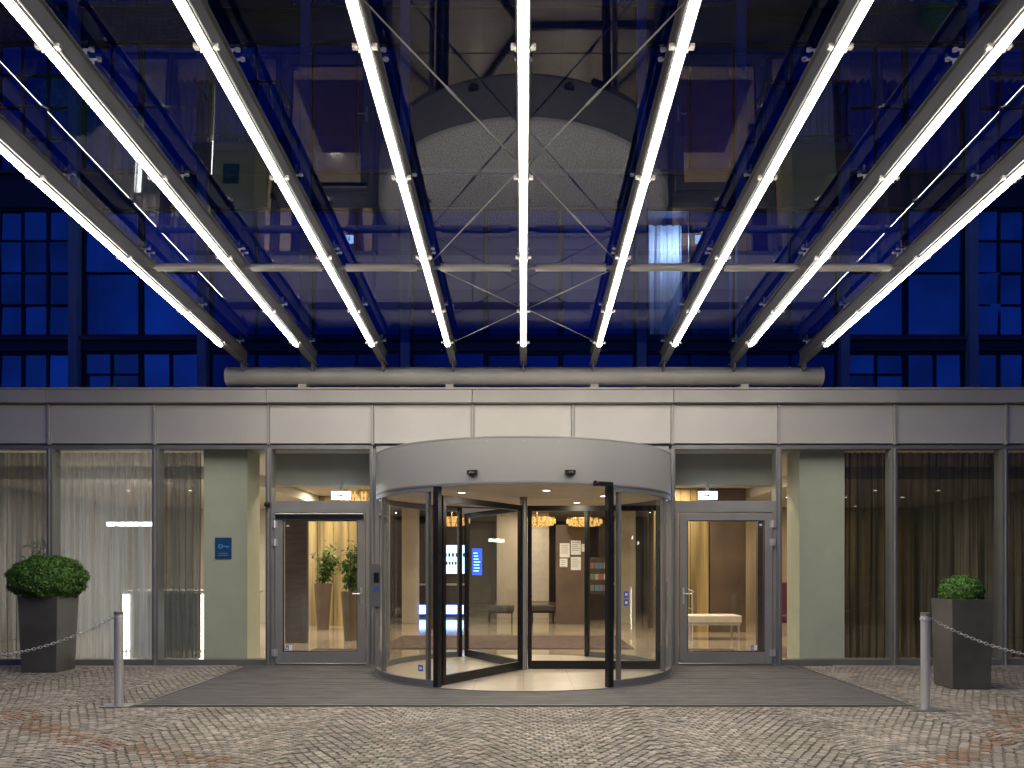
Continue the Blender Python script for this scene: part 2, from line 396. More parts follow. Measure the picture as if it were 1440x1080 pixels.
for s_ in [-10.4,-8.75,-7.10,-5.52,-3.82,-2.26,2.23,3.83,5.56,7.22,8.9,10.5]:
    q=MB(); q.box(s_-.045,s_+.045,-.10,.12,.0,3.25,'frame'); q.box(s_-.012,s_+.012,-.125,-.1,.0,3.25,'dframe'); q.build('mullion',pav,bevel=.004)
for a,b in [(-10.4,-8.75),(-8.75,-7.10),(-7.10,-5.52),(-5.52,-3.82),(3.83,5.56),(5.56,7.22),(7.22,8.9),(8.9,10.5)]:
    MB().quad(a+.045,b-.045,.0,.09,3.25,'glass').build('window_pane',pav)
for sx in(-1,1): MB().box(sx*10.55-.08,sx*10.55+.08,-.1,16,0,4.10,'panel').build('side_wall',pav)
MB().box(-2.215,2.185,-.05,.9,3.02,3.30,'panel2').build('header_panel',pav)
for a,b in((-2.215,-2.02),(2.02,2.185)): MB().box(a,b,-.06,.06,0,3.018,'dframe').build('closing_panel',pav)

def door(x0,x1,hinge):
    f=MB(); f.box(x0,x1,-.09,.08,2.36,2.47,'dframe'); f.build('transom_bar',pav,bevel=.003)
    MB().quad(x0,x1,.0,2.47,3.25,'glass').build('transom_window',pav)
    l,r=x0+.05,x1-.05
    f=MB(); f.box(x0,l,-.1,.08,0,2.36,'dframe'); f.box(r,x1,-.1,.08,0,2.36,'dframe'); f.box(l,r,-.1,.08,2.30,2.36,'dframe')
    f.box(l,r,-.1,.08,-.02,.03,'frame'); fr=f.build('door_frame',pav,bevel=.003)
    L=MB(); a,b=l+.012,r-.012; t=.115
    L.box(a,a+t,-.13,-.06,.045,2.285,'dframe'); L.box(b-t,b,-.13,-.06,.045,2.285,'dframe')
    L.box(a+t,b-t,-.128,-.062,2.175,2.285,'dframe'); L.box(a+t,b-t,-.128,-.062,.045,.21,'dframe')
    L.box(a+t,b-t,-.118,-.07,.21,.222,'black'); L.box(a+t,b-t,-.118,-.07,2.163,2.175,'black')
    L.box(a+t,a+t+.012,-.118,-.07,.222,2.163,'black'); L.box(b-t-.012,b-t,-.118,-.07,.222,2.163,'black')
    d=L.build('door',pav,bevel=.003)
    MB().quad(a+t,b-t,-.095,.21,2.175,'glass').build('door_glass',d)
    hx=(b-.055) if hinge=='l' else (a+.055); sg=-1 if hinge=='l' else 1
    h=MB(); h.box(hx-.016,hx+.016,-.14,-.13,.93,1.17,'steel'); h.cyl((hx,-.13,1.08),(hx,-.19,1.08),.010,'steel',10)
    h.cyl((hx,-.185,1.08),(hx+sg*.12,-.185,1.08),.010,'steel',10); h.cyl((hx,-.14,.98),(hx,-.15,.98),.013,'steel',12); h.build('handle',d)
    gx=a-.004 if hinge=='l' else b+.004
    for z in(.2,1.85,2.12): 
        q=MB(); q.cyl((gx,-.145,z-.055),(gx,-.145,z+.055),.018,'steel',12); q.box(gx-.045,gx+.045,-.134,-.130,z-.05,z+.05,'steel'); q.build('hinge',d)
    q=MB(); sx_=(a+.2) if hinge=='l' else (b-.27)
    q.quad(sx_-.05,sx_+.05,-.099,.23,.31,'white'); q.quad(sx_-.045,sx_+.0,-.101,.235,.305,'sticker')
    q.cyl((sx_-.024,-.1012,.262),(sx_-.024,-.1022,.262),.014,'white',12); q.cyl((sx_-.026,-.1012,.29),(sx_-.026,-.1022,.29),.006,'white',8)
    q.build('accessibility_sticker',d)
    return d,a,b
dl,a,b=door(-3.775,-2.305,'l')
c=MB(); c.box(a+.02,b-.02,-.175,-.132,2.20,2.262,'black'); c.box(a+.02,b-.02,-.185,-.13,2.262,2.275,'steel'); c.build('door_closer',dl,bevel=.004)
q=MB(); q.quad(a+.15,a+.22,-.099,2.05,2.14,'ink'); q.quad(a+.165,a+.205,-.101,2.085,2.105,'white'); q.build('notice_sticker',dl)
dr,a,b=door(2.275,3.785,'r')
q=MB(); q.quad(b-.2,b-.14,-.099,2.07,2.15,'ink'); q.quad(b-.19,b-.15,-.101,2.10,2.12,'white'); q.build('notice_sticker',dr)
q=MB(); q.box(-3.86,-3.78,-.17,-.13,2.38,2.44,'black'); q.sphere((-3.82,-.19,2.41),.035,'black',12,8); q.build('door_sensor',pav,smooth='auto')

# ---------------------------------------------------------------- revolving door
CX,CY,RD=0.,-.75,2.06; HT=2.445
rev=empty('revolving_door',(CX,CY,0),'three wing revolving door with curved glass and grey drum','door')
f=MB(); f.arc(CX,CY,RD-.05,RD,-180,180,2.468,2.985,'drum',96); f.smooth=True
dm=f.build('drum_band',rev,smooth='auto')
f=MB(); f.arc(CX,CY,RD-.06,RD+.004,-180,180,2.988,3.004,'drum',96); f.arc(CX,CY,RD-.06,RD+.003,-180,180,HT,2.465,'frame',96); f.build('drum_trim',rev,smooth='auto')
q=MB()
for an in range(-84,90,12):
    t=math.radians(an)
    p=Vector((CX+RD*math.sin(t),CY-RD*math.cos(t),2.95)); dd=Vector((math.sin(t),-math.cos(t),0))
    q.cyl(p,p+dd*.005,.008,'panel',10)
q.build('drum_rivet',rev)
MB().disc(CX,CY,RD-.05,2.995,'gravel',96).build('drum_roof',rev)
MB().disc(CX,CY,RD-.05,HT+.022,'cream',96,down=True).build('drum_ceiling',rev)
q=MB(); q.disc(CX,CY,RD-.02,.022,'drumtile',96); q.arc(CX,CY,RD-.02,RD+.008,-180,180,-.02,.024,'frame',96); q.build('drum_floor',rev)
for an in(-120,-60,0,60,120,180):
    t=math.radians(an+15); x,y=CX+1.15*math.sin(t),CY-1.15*math.cos(t)
    q=MB(); q.disc(x,y,.05,HT+.012,'warmglow',20,down=True); q.arc(x,y,.05,.068,-180,180,HT+.007,HT+.021,'steel',24); q.build('ceiling_spotlight',rev)
for sg in(-1,1):
    q=MB(); q.sheetarc(CX,CY,RD-.03,sg*31.5,sg*148.5,.10,HT,'glass',32); q.build('curved_glass',rev)
    q=MB(); q.arc(CX,CY,RD-.055,RD-.005,sg*31.5,sg*148.5,.024,.105,'frame',32); q.build('curved_rail',rev,smooth='auto')
    q=MB(); q.arc(CX,CY,RD-.055,RD-.005,sg*31.5,sg*148.5,2.385,HT-.002,'frame',32); q.build('curved_rail',rev,smooth='auto')
def post(an,w,mat,dep=.09,name='post'):
    t=math.radians(an); c0=Vector((CX+(RD-.045)*math.sin(t),CY-(RD-.045)*math.cos(t),0)); n=Vector((math.sin(t),-math.cos(t),0)); u=Vector((math.cos(t),math.sin(t),0))
    a=c0-u*w/2;b_=c0+u*w/2
    q=MB()
    vs=[a-n*dep/2,b_-n*dep/2,b_+n*dep/2,a+n*dep/2]
    q.add([(v.x,v.y,.02) for v in vs]+[(v.x,v.y,HT-.003) for v in vs],[(3,2,1,0),(4,5,6,7),(0,1,5,4),(1,2,6,5),(2,3,7,6),(3,0,4,7)],mat)
    q.build(name,rev,bevel=.004)
for sg in(-1,1):
    post(sg*31,.075,'black',.08); post(sg*149,.06,'black',.08); post(sg*83,.17,'dframe',.10); post(sg*66,.05,'frame',.06); post(sg*35,.04,'frame',.06)
for an in(-31,-151,89):
    t=math.radians(an); n=Vector((math.sin(t),-math.cos(t),0)); c0=Vector((CX,CY,0))
    q=MB(); th=.05
    def sg_(u,v,z0,z1,mat='black',th=th):
        q.seg(c0+n*u+Vector((0,0,(z0+z1)/2)),c0+n*v+Vector((0,0,(z0+z1)/2)),th,z1-z0,mat)
    sg_(.06,RD-.13,.045,.15); sg_(.06,RD-.13,2.27,2.345); sg_(.06,.12,.15,2.27); sg_(RD-.19,RD-.13,.15,2.27)
    sg_(.06,RD-.13,.03,.045,'seatdark',.02); sg_(RD-.13,RD-.10,.04,2.345,'seatdark',.015)
    wg=q.build('wing',rev)
    a_=c0+n*.12; b_=c0+n*(RD-.19)
    q=MB(); q.add([(a_.x,a_.y,.15),(b_.x,b_.y,.15),(b_.x,b_.y,2.27),(a_.x,a_.y,2.27)],[(0,1,2,3)],'glass'); q.build('wing_glass',wg)
q=MB(); q.cyl((CX,CY,.022),(CX,CY,HT+.02),.055,'dframe',20); q.build('centre_shaft',rev,smooth='auto')
for px in(665,801):
    an=math.degrees(math.asin((px-736)/F*9.65/RD)); t=math.radians(an); p=Vector((CX+RD*math.sin(t),CY-RD*math.cos(t),2.585)); n=Vector((math.sin(t),-math.cos(t),0)); u=Vector((math.cos(t),math.sin(t),0))
    q=MB(); q.seg(p-u*.06+n*.02,p+u*.06+n*.02,.04,.05,'black'); q.sphere(p+n*.035+Vector((0,0,-.018)),.045,'black',14,8,.7); q.build('motion_sensor',rev,smooth='auto')
t=math.radians(28); p=Vector((CX+(RD)*math.sin(t),CY-RD*math.cos(t),2.46)); u=Vector((math.cos(t),math.sin(t),0)); n=Vector((math.sin(t),-math.cos(t),0))
q=MB(); q.seg(p-u*.16+n*.05,p+u*.08+n*.05,.06,.055,'black'); q.cyl(p-u*.13+n*.05,p-u*.17+n*.06,.035,'black',12); q.build('door_sensor_bar',rev,bevel=.005)
t=math.radians(-83); p=Vector((CX+(RD+.03)*math.sin(t),CY-(RD+.03)*math.cos(t),1.2))
q=MB(); q.box(p.x-.02,p.x+.12,p.y-.13,p.y-.07,.93,1.52,'frame'); q.box(p.x+.03,p.x+.07,p.y-.137,p.y-.13,1.14,1.21,'sticker'); q.box(p.x+.02,p.x+.085,p.y-.136,p.y-.13,1.26,1.40,'black'); q.build('card_reader',rev,bevel=.006)
for an,z in((-38,.2),(38,1.1),(38,1.0)):
    t=math.radians(an); p=Vector((CX+(RD-.02)*math.sin(t),CY-(RD-.02)*math.cos(t),z)); u=Vector((math.cos(t),math.sin(t),0)); q=MB()
    h=.04; q.add([p-u*h,p+u*h,p+u*h+Vector((0,0,.075)),p-u*h+Vector((0,0,.075))],[(0,1,2,3)],'sticker')
    n=Vector((math.sin(t),-math.cos(t),0))*.002; q.add([p-u*.02+n+Vector((0,0,.02)),p+u*.02+n+Vector((0,0,.02)),p+u*.02+n+Vector((0,0,.055)),p-u*.02+n+Vector((0,0,.055))],[(0,1,2,3)],'white')
    q.build('door_sticker',rev)

# ---------------------------------------------------------------- canopy
LZ=lambda y:4.446-.057*y
GH=.325
can=empty('glass_canopy',(0,-.1,4.2),'large glass canopy on nine steel beams with light strips','canopy')
Y0,Y1=-9.6,-.12
SP=1.036
for i in range(-4,5):
    x=i*SP
    q=MB()
    q.seg((x,Y1,LZ(Y1)+.042),(x,Y0,LZ(Y0)+.042),.10,.010,'beam')
    q.seg((x,Y1,LZ(Y1)+.138),(x,Y0,LZ(Y0)+.138),.024,.18,'beam')
    q.seg((x,Y1,LZ(Y1)+.234),(x,Y0,LZ(Y0)+.234),.08,.010,'beam')
    q.seg((x,Y1+.02,LZ(Y1)+.02),(x,Y1-.22,LZ(Y1)+.03),.018,.20,'beam')
    bm=q.build('beam',can)
    ye=-1.15
    q=MB(); q.seg((x,ye,LZ(ye)),(x,Y0,LZ(Y0)),.046,.032,'led'); q.build('light_strip',bm)
    for s_ in(-1,1):
        q=MB(); q.seg((x+s_*.034,ye,LZ(ye)+.018),(x+s_*.034,Y0,LZ(Y0)+.018),.005,.030,'pipe'); q.build('light_housing',bm)
    for yb in(-8.6,-7.0,-5.4,-3.85,-2.35,-1.2):
        z=LZ(yb)
        q=MB(); q.box(x-.04,x+.04,yb-.006,yb+.006,z-.020,z+.035,'steel')
        for s_ in(-1,1): q.box(x+s_*.064-.018,x+s_*.064+.018,yb-.018,yb+.018,z+.008,z+.035,'pipe')
        q.build('clamp',bm)
    for yb in(-9.3,-7.9,-6.55,-6.45,-4.9,-3.4,-3.3,-1.8,-.4):
        z=LZ(yb); q=MB(); q.cyl((x,yb,z+.24),(x,yb,z+.305),.012,'steel',8); q.cyl((x-.05,yb,z+.312),(x+.05,yb,z+.312),.009,'steel',8)
        for s_ in(-1,1): q.cyl((x+s_*.045,yb,z+.305),(x+s_*.045,yb,z+.321),.020,'steel',12)
        q.build('glass_fixing',bm)
for i in range(-4,4):
    for y0,y1 in((Y0,-6.5),(-6.49,-3.35),(-3.34,-.3)):
        q=MB(); x0=i*SP+.006; x1=(i+1)*SP-.006
        if i==-4: x0-=.22
        if i==3: x1+=.22
        q.add([(x0,y0,LZ(y0)+GH),(x1,y0,LZ(y0)+GH),(x1,y1,LZ(y1)+GH),(x0,y1,LZ(y1)+GH)],[(3,2,1,0)],'canopy_glass'); q.build('glass_pane',can)
yc=8.95-CAMD; zc=LZ(yc)+.11
for i in range(-4,4):
    a,b=i*SP+.013,(i+1)*SP-.013
    q=MB(); q.cyl((a,yc,zc),(b,yc,zc),.022,'pipe',12); q.cyl((a+.12,yc,zc),(b-.12,yc,zc),.042,'pipe',14); q.build('cross_tube',can,smooth='auto')
def rod(p,q_): 
    q=MB(); q.cyl(p,q_,.006,'rodm',8); m_=(Vector(p)+Vector(q_))/2; q.cyl(m_-(m_-Vector(p)).normalized()*.10,m_+(m_-Vector(p)).normalized()*.10,.010,'rodm',8); q.build('bracing_rod',can)
def zz(y): return LZ(y)+.14
for ya,yb in((-7.26,yc-.05),(yc+.05,-.85),(-9.5,-7.3)):
    for s_ in(-1,1):
        dz=.012*s_
        for h0,h1,yy0,yy1 in((-SP,0,ya,(ya+yb)/2),(0,SP,(ya+yb)/2,yb)):
            rod((s_*h0+.018*(1 if s_*h0<s_*h1 else -1),yy0,zz(yy0)+dz),(s_*h1-.018*(1 if s_*h0<s_*h1 else -1),yy1,zz(yy1)+dz))
PZ=4.335
q=MB(); q.cyl((-4.42,-.08,PZ),(4.45,-.08,PZ),.14,'pipe',32); q.build('support_pipe',can,smooth='auto')
for x in(-4.44,4.45):
    q=MB(); q.cyl((x,-.08,PZ),(x+.02,-.08,PZ),.147,'pipe',32); q.build('pipe_end_cap',can,smooth='auto')
for x in(-3.3,-1.1,1.06,3.3):
    MB().box(x-.06,x+.06,-.17,.02,4.139,4.21,'pipe').build('pipe_saddle',can,bevel=.005)

# ---------------------------------------------------------------- upper building
ub=empty('hotel_building',(0,8,4.1),'tall dark glazed hotel facade with pale piers behind canopy','building')
UY=1.85
piers=[7.8,5.57,3.78,2.05]
px_=sorted([-p for p in piers]+piers)
bands=[(4.12,4.45),(5.25,5.50),(7.75,8.40),(10.65,11.30),(13.55,14.2),(16.4,17.2)]
for a,b in bands:
    q=MB(); q.box(-14,14,UY+.06,UY+.5,a,b,'spandrel'); q.box(-14,14,UY+.0,UY+.058,b-.07,b,'trim'); q.build('spandrel',ub)
for p in px_+[-13.9,13.9,-10.6,10.6]:
    MB().box(p-.08,p+.08,UY-.06,UY+.5,4.12,17.2,'pier').build('pier',ub,bevel=.01)
q=MB(); q.box(-14,14,UY+3.6,18,4.16,17.2,'roomdark'); q.box(-14,14,UY+.5,UY+3.6,17.0,17.2,'roof'); q.box(-14.1,-14,UY+.1,18,0,17.2,'pier'); q.box(14,14.1,UY+.1,18,0,17.2,'pier'); q.build('wall',ub)
for a,b in bands: MB().box(-14,14,UY+.5,UY+3.6,(a+b)/2-.1,(a+b)/2+.1,'roomdark').build('floor_slab',ub)
edges=[-13.9,-10.6]+px_+[10.6,13.9]
zs=[(4.45,5.25),(5.50,7.75),(8.40,10.65),(11.30,13.55),(14.2,16.4)]
def window(x0,x1,z0,z1,nx,nz,par,y=UY+.12):
    q=MB(); t=.045
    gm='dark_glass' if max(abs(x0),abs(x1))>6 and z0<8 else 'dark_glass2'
    q.box(x0,x0+t,y-.03,y+.04,z0,z1,'winframe'); q.box(x1-t,x1,y-.03,y+.04,z0,z1,'winframe')
    q.box(x0+t,x1-t,y-.03,y+.04,z0,z0+t,'winframe'); q.box(x0+t,x1-t,y-.03,y+.04,z1-t,z1,'winframe')
    for i in range(1,nx): 
        xm=x0+(x1-x0)*i/nx; q.box(xm-.022,xm+.022,y-.025,y+.035,z0+t,z1-t,'winframe')
    for j in range(1,nz):
        zm=z0+(z1-z0)*j/nz; q.box(x0+t,x1-t,y-.02,y+.03,zm-.018,zm+.018,'winframe')
    w_=q.build('window',par)
    q=MB(); n1=max(1,nx); n2=max(1,nz)
    for i in range(n1):
        for j in range(n2):
            xa=x0+t+(x1-x0-2*t)*i/n1; xb=x0+t+(x1-x0-2*t)*(i+1)/n1; za=z0+t+(z1-z0-2*t)*j/n2; zb=z0+t+(z1-z0-2*t)*(j+1)/n2
            d1,d2,d3=rr(-.016,.016),rr(-.016,.016),rr(-.016,.016)
            q.add([(xa,y+d1,za),(xb,y+d2,za),(xb,y+d2+d3-d1,zb),(xa,y+d3,zb)],[(0,1,2,3)],gm)
    q.build('window_glass',w_)
    return w_
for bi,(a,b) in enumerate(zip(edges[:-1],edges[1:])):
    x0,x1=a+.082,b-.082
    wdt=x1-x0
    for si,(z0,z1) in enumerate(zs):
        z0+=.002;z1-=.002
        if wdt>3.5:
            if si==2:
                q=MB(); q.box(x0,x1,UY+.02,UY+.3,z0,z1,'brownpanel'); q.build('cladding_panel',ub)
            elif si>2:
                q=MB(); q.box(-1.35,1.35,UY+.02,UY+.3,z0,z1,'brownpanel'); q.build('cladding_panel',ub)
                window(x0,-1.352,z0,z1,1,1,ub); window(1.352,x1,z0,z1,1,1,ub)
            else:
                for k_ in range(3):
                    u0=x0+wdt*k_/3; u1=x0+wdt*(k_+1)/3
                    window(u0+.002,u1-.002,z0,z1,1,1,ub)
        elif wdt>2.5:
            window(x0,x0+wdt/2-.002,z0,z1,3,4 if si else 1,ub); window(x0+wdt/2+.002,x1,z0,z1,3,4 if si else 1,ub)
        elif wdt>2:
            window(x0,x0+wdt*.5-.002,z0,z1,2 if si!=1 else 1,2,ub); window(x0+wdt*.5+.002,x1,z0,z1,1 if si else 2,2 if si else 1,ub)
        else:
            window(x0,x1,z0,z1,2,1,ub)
def curtain(x0,x1,y,z0,z1,mat,name,parent=None,amp=.05,per=.14,**k):
    q=MB(); n=int((x1-x0)/.012); vs=[];fs=[]; ph=rr(0,6)
    rows=7
    for i in range(n+1):
        x=x0+(x1-x0)*i/n
        for j in range(rows):
            t=j/(rows-1)
            w1=math.sin(2*math.pi*x/per+ph+.9*math.sin(x*3.1+ph))
            w2=.4*math.sin(2*math.pi*x/(per*.43)+ph*2+t*.6)
            vs.append((x+.01*math.sin(t*4+x*9),y+amp*(w1+w2)*(.55+.45*(1-t)),z0+(z1-z0)*t))
    for i in range(n):
        for j in range(rows-1):
            a_=i*rows+j; fs.append((a_,a_+rows,a_+rows+1,a_+1))
    q.add(vs,fs,mat); q.smooth=True
    return q.build(name,parent,**k)
for x0,x1,si in((-7.6,-6.9,1),(-5.4,-4.6,2),(4.9,5.45,2),(2.2,2.9,1),(-9.4,-8.4,1),(6.9,7.6,2),(8.0,8.9,1),(9.7,10.4,1),(-3.2,-2.2,3),(3.9,4.6,3),(-5.3,-4.4,3),(9.2,10.2,2),(-6.6,-5.8,1),(6.2,7.0,1)):
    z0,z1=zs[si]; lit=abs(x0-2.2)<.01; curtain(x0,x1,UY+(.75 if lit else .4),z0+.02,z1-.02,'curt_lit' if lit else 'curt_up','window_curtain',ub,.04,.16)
q=MB(); q.box(2.15,3.7,UY+3.2,UY+3.25,5.6,7.7,'warmwall'); q.build('lit_room_wall',ub)
ld=bpy.data.lights.new('room_lamp','POINT'); ld.energy=150; ld.color=(1,.74,.38); ld.shadow_soft_size=.1
lo=bpy.data.objects.new('room_lamp',ld); lo.location=(2.7,UY+.42,7.3); sc.collection.objects.link(lo)
tag(lo,'warm lamp glowing inside a first floor room','lamp')
def balcony(x0,x1,z):
    q=MB(); q.box(x0,x1,UY-.85,UY-.062,z-.14,z,'trim'); bl=q.build('balcony',ub,bevel=.008)
    q=MB(); q.box(x0+.03,x1-.03,UY-.83,UY-.79,z+.98,z+1.02,'winframe'); q.box(x0+.03,x1-.03,UY-.82,UY-.80,z+.10,z+.13,'winframe')
    x=x0+.04
    while x<x1-.03: q.box(x,x+.014,UY-.817,UY-.803,z,z+.98,'winframe'); x+=.10
    for xs_ in(x0+.03,x1-.05):
        q.box(xs_,xs_+.02,UY-.79,UY-.07,z+.98,z+1.02,'winframe')
        y=UY-.7
        while y<UY-.1: q.box(xs_,xs_+.014,y,y+.014,z,z+.98,'winframe'); y+=.1
    q.build('railing',bl)
for s_ in(-1,1):
    for z in(8.42,11.32,14.22):
        a,b=sorted((s_*3.95,s_*5.4)); balcony(a,b,z)

# ---------------------------------------------------------------- interior shell
q=MB(); q.add([(-10.4,.06,.0),(10.4,.06,.0),(10.4,17,.0),(-10.4,17,.0)],[(0,1,2,3)],'tile'); q.build('floor',kind='structure',label='polished beige travertine lobby floor')
q=MB()
q.box(-10.4,10.4,.13,17,3.30,3.40,'ceil')
q.box(-2.0,2.0,1.6,17,3.12,3.298,'ceil'); q.box(-10.4,-5.2,2.5,17,3.08,3.298,'ceil'); q.box(5.2,10.4,2.5,17,3.08,3.298,'ceil')
for s_ in(-1,1): q.box(s_*2.16,s_*4.05,.80,1.05,2.80,3.298,'bulk')
q.build('ceiling',kind='structure',label='pale lobby ceiling with recessed coffers')
q=MB(); q.box(-10.4,10.4,16.6,16.8,0,3.3,'brownwall'); q.build('back_wall',label='brown rear wall of the hotel lobby',cat='wall')
q=MB(); q.box(-10.4,-5.7,9.8,10.,0,3.3,'cream'); q.build('reception_back_wall',label='cream wall behind the reception',cat='wall')
q=MB()
for i in range(5): q.box(-5.62+i*.40,-5.62+i*.40+.385,8.4,8.5,0,3.29,'goldpanel')
q.build('panelled_wall',label='golden vertical panelled wall behind the potted plants',cat='wall')
q=MB()
for i in range(3): q.box(3.0+i*.42,3.0+i*.42+.405,6.4,6.5,0,3.29,'goldpanel')
q.box(4.28,5.1,6.4,6.5,0,3.29,'brownwall')
q.build('panelled_wall',label='golden vertical panelled wall behind a cream bench',cat='wall')
q=MB(); q.box(4.00,4.32,1.6,1.72,0,2.6,'darkwood'); q.build('door_panel',label='dark brown tall door panel inside the lobby',cat='panel')
q=MB(); q.box(-4.65,-4.22,3.6,3.72,0,2.7,'darkwood'); q.build('door_panel',label='dark brown narrow panel behind the glass door',cat='panel')
q=MB(); q.box(5.2,10.4,9.4,9.5,0,3.3,'warmwall'); q.build('lounge_wall',label='warm beige rear wall of the lounge',cat='wall')
for x0,x1 in((-4.95,-4.27),(4.27,4.97)):
    q=MB(); q.box(x0,x1,.3,.9,0,3.29,'green'); q.build('green_pillar',bevel=.006,label='square pale green plastered pillar behind the glass',cat='pillar',group='pale green pillars behind the glass front')
for x0,x1 in((-3.25,-2.85),(2.5,3.0)):
    q=MB(); q.box(x0,x1,9.5,10.05,0,3.29,'cream'); q.build('lobby_column',bevel=.006,label='square cream column deep in the lobby',cat='column',group='cream lobby columns')
q=MB(); q.box(-.78,.75,11.6,12.2,0,3.11,'cream'); q.box(-.06,.75,11.55,11.6,.5,2.6,'seatcream'); q.build('lobby_column',bevel=.006,label='wide cream column with upholstered panel in lobby centre',cat='column')
q=MB(); q.box(.85,1.65,9.0,9.1,.0,2.6,'brownwall')
q.build('notice_wall',label='brown partition carrying pinned notices',cat='partition')
for x,z,w_,h_ in((.95,1.75,.26,.37),(1.24,1.82,.26,.37),(1.24,1.42,.26,.34),(.95,1.5,.2,.22),(1.52,1.9,.1,.2)):
    q=MB(); q.box(x,x+w_,8.985,8.995,z,z+h_,'paper')
    for k_ in range(5): q.quad(x+.03,x+w_-rr(.03,.08),8.983,z+h_-.06-k_*.05,z+h_-.05-k_*.05,'ink')
    q.build('notice_sheet',label='white printed notice pinned on the partition',cat='notice',group='notices on the partition')
q=MB(); q.box(1.72,2.2,8.9,9.0,.8,1.75,'darkwood'); rack=q.build('brochure_rack',label='dark rack filled with colourful brochures',cat='rack')
bm_=[pbr('brochure_paper',c_,.5) for c_ in((.25,.10,.08),(.10,.16,.24),(.3,.27,.15),(.4,.4,.4),(.12,.17,.1))]
for r_ in range(3):
    for c_ in range(4):
        q=MB(); q.box(1.74+c_*.115,1.84+c_*.115,8.88,8.895,.88+r_*.29,1.03+r_*.29,random.choice(bm_)); q.build('brochure',rack)
for x0,x1,y in((-3.9,-3.35,12.0),(2.3,3.4,12.6),(3.05,3.2,7.6),(-2.35,-2.15,7.4)):
    q=MB(); q.box(x0,x1,y,y+.12,0,2.9,'darkwood'); q.build('timber_partition',bevel=.004,label='dark timber partition deep in the lobby',cat='partition',group='dark timber partitions')
q=MB()
for i in range(2): q.box(-3.6,3.6,15.2+i*.35,16.6,i*.16+.001,(i+1)*.16,'tile')
q.build('staircase',bevel=.006,label='two shallow travertine steps at the rear',cat='steps')
# bar counter to the rear
be=empty('bar_counter',(2.2,11,0),'low dark bar counter with pale stone top','counter')
MB().box(1.3,3.0,10.8,11.3,0,1.0,'darkwood').build('counter_body',be)
MB().box(1.26,3.04,10.76,11.34,1.002,1.05,'cream').build('counter_top',be,bevel=.005)
def tv(x0,x1,z0,z1,y,mat,lines,label):
    q=MB(); q.box(x0-.03,x1+.03,y,y+.05,z0-.03,z1+.03,'black'); t=q.build('television',label=label,cat='screen')
    q=MB(); q.quad(x0,x1,y-.003,z0,z1,mat); q.build('display',t)
    if lines==1:
        h=z1-z0; w_=x1-x0; q=MB()
        for k_ in range(7): q.quad(x0+w_*rr(.12,.25),x0+w_*rr(.5,.85),y-.006,z0+h*(.15+.11*k_),z0+h*(.17+.11*k_),'screen')
        q.build('screen_lettering',t)
    return t
t=tv(-2.85,-1.75,1.30,2.20,13.5,'screenw',0,'bright blue white television showing a hotel notice')
q=MB()
for k_ in range(8):
    if k_!=1: q.quad(-2.72+k_*.115,-2.65+k_*.115,13.494,1.83,1.95,'inkblue')
for k_ in range(6): q.quad(-2.55+k_*.095,-2.49+k_*.095,13.494,1.58,1.68,'inkblue')
q.build('screen_lettering',t)
tv(-1.62,-1.30,1.25,2.10,13.4,'screend',1,'upright blue information screen beside the television')
q=MB(); q.box(-3.5,-.9,13.6,13.75,.32,2.9,'brownwall'); q.build('media_wall',label='dark media wall carrying the screens',cat='wall')
q=MB(); q.box(-3.4,-1.7,12.2,12.8,0,.95,'darkwood'); q.box(-3.42,-1.68,12.15,12.82,.95,1.0,'cream'); q.box(-3.3,-1.8,12.185,12.198,.1,.36,'screen'); q.build('concierge_desk',label='dark desk with blue glowing plinth',cat='desk')
def bench(x0,x1,y0,y1,h,mat,label,leg='black'):
    e=empty('bench',((x0+x1)/2,(y0+y1)/2,0),label,'bench')
    MB().box(x0,x1,y0,y1,h-.16,h,mat).build('seat',e,bevel=.025)
    MB().box(x0+.02,x1-.02,y0+.02,y1-.02,h-.20,h-.162,leg).build('base_frame',e)
    for x in(x0+.03,x1-.07):
        for y in(y0+.03,y1-.07): MB().box(x,x+.03,y,y+.03,0,h-.20,leg).build('leg',e)
bench(-.95,-.25,9.1,9.65,.48,'seatdark','low dark leather bench standing on the lobby floor')
bench(.2,.85,9.3,9.8,.48,'seatdark','low dark leather bench beside the cream column')
bench(3.35,4.45,4.3,4.95,.50,'seatcream','cream upholstered bench with slim metal legs','steel')
def chair(x,y):
    e=empty('lounge_chair',(x,y,0),'plum high backed lounge chair with wooden legs','chair')
    MB().box(x-.3,x+.3,y-.3,y+.3,.28,.44,'purple').build('seat',e,bevel=.04)
    q=MB(); q.add([(x-.3,y+.2,.4),(x+.3,y+.2,.4),(x+.34,y+.42,1.15),(x-.34,y+.42,1.15),(x-.3,y+.34,.4),(x+.3,y+.34,.4),(x+.34,y+.54,1.15),(x-.34,y+.54,1.15)],[(0,1,2,3),(5,4,7,6),(3,2,6,7),(0,3,7,4),(1,5,6,2),(0,4,5,1)],'purple'); q.build('backrest',e,bevel=.05)
    for s_ in(-1,1): MB().box(x+s_*.34-.05,x+s_*.34+.05,y-.28,y+.3,.30,.62,'purple').build('armrest',e,bevel=.03)
    for sx in(-1,1):
        for sy in(-1,1): MB().cyl((x+sx*.26,y+sy*.24,.28),(x+sx*.29,y+sy*.28,0),.022,'darkwood',8,.014).build('leg',e)
chair(5.65,5.6); chair(6.9,6.4)
q=MB(); q.box(-2.6,2.0,2.4,5.3,.002,.014,'rug'); q.build('rug',label='large dark brown patterned rug inside the doors',cat='rug')
for a_,b_ in((-3.75,-2.4),(2.4,3.75)):
    q=MB(); q.box(a_,b_,.5,2.4,.002,.014,'rug'); q.build('door_mat',label='dark door mat inside the side door',cat='mat',group='inner door mats')
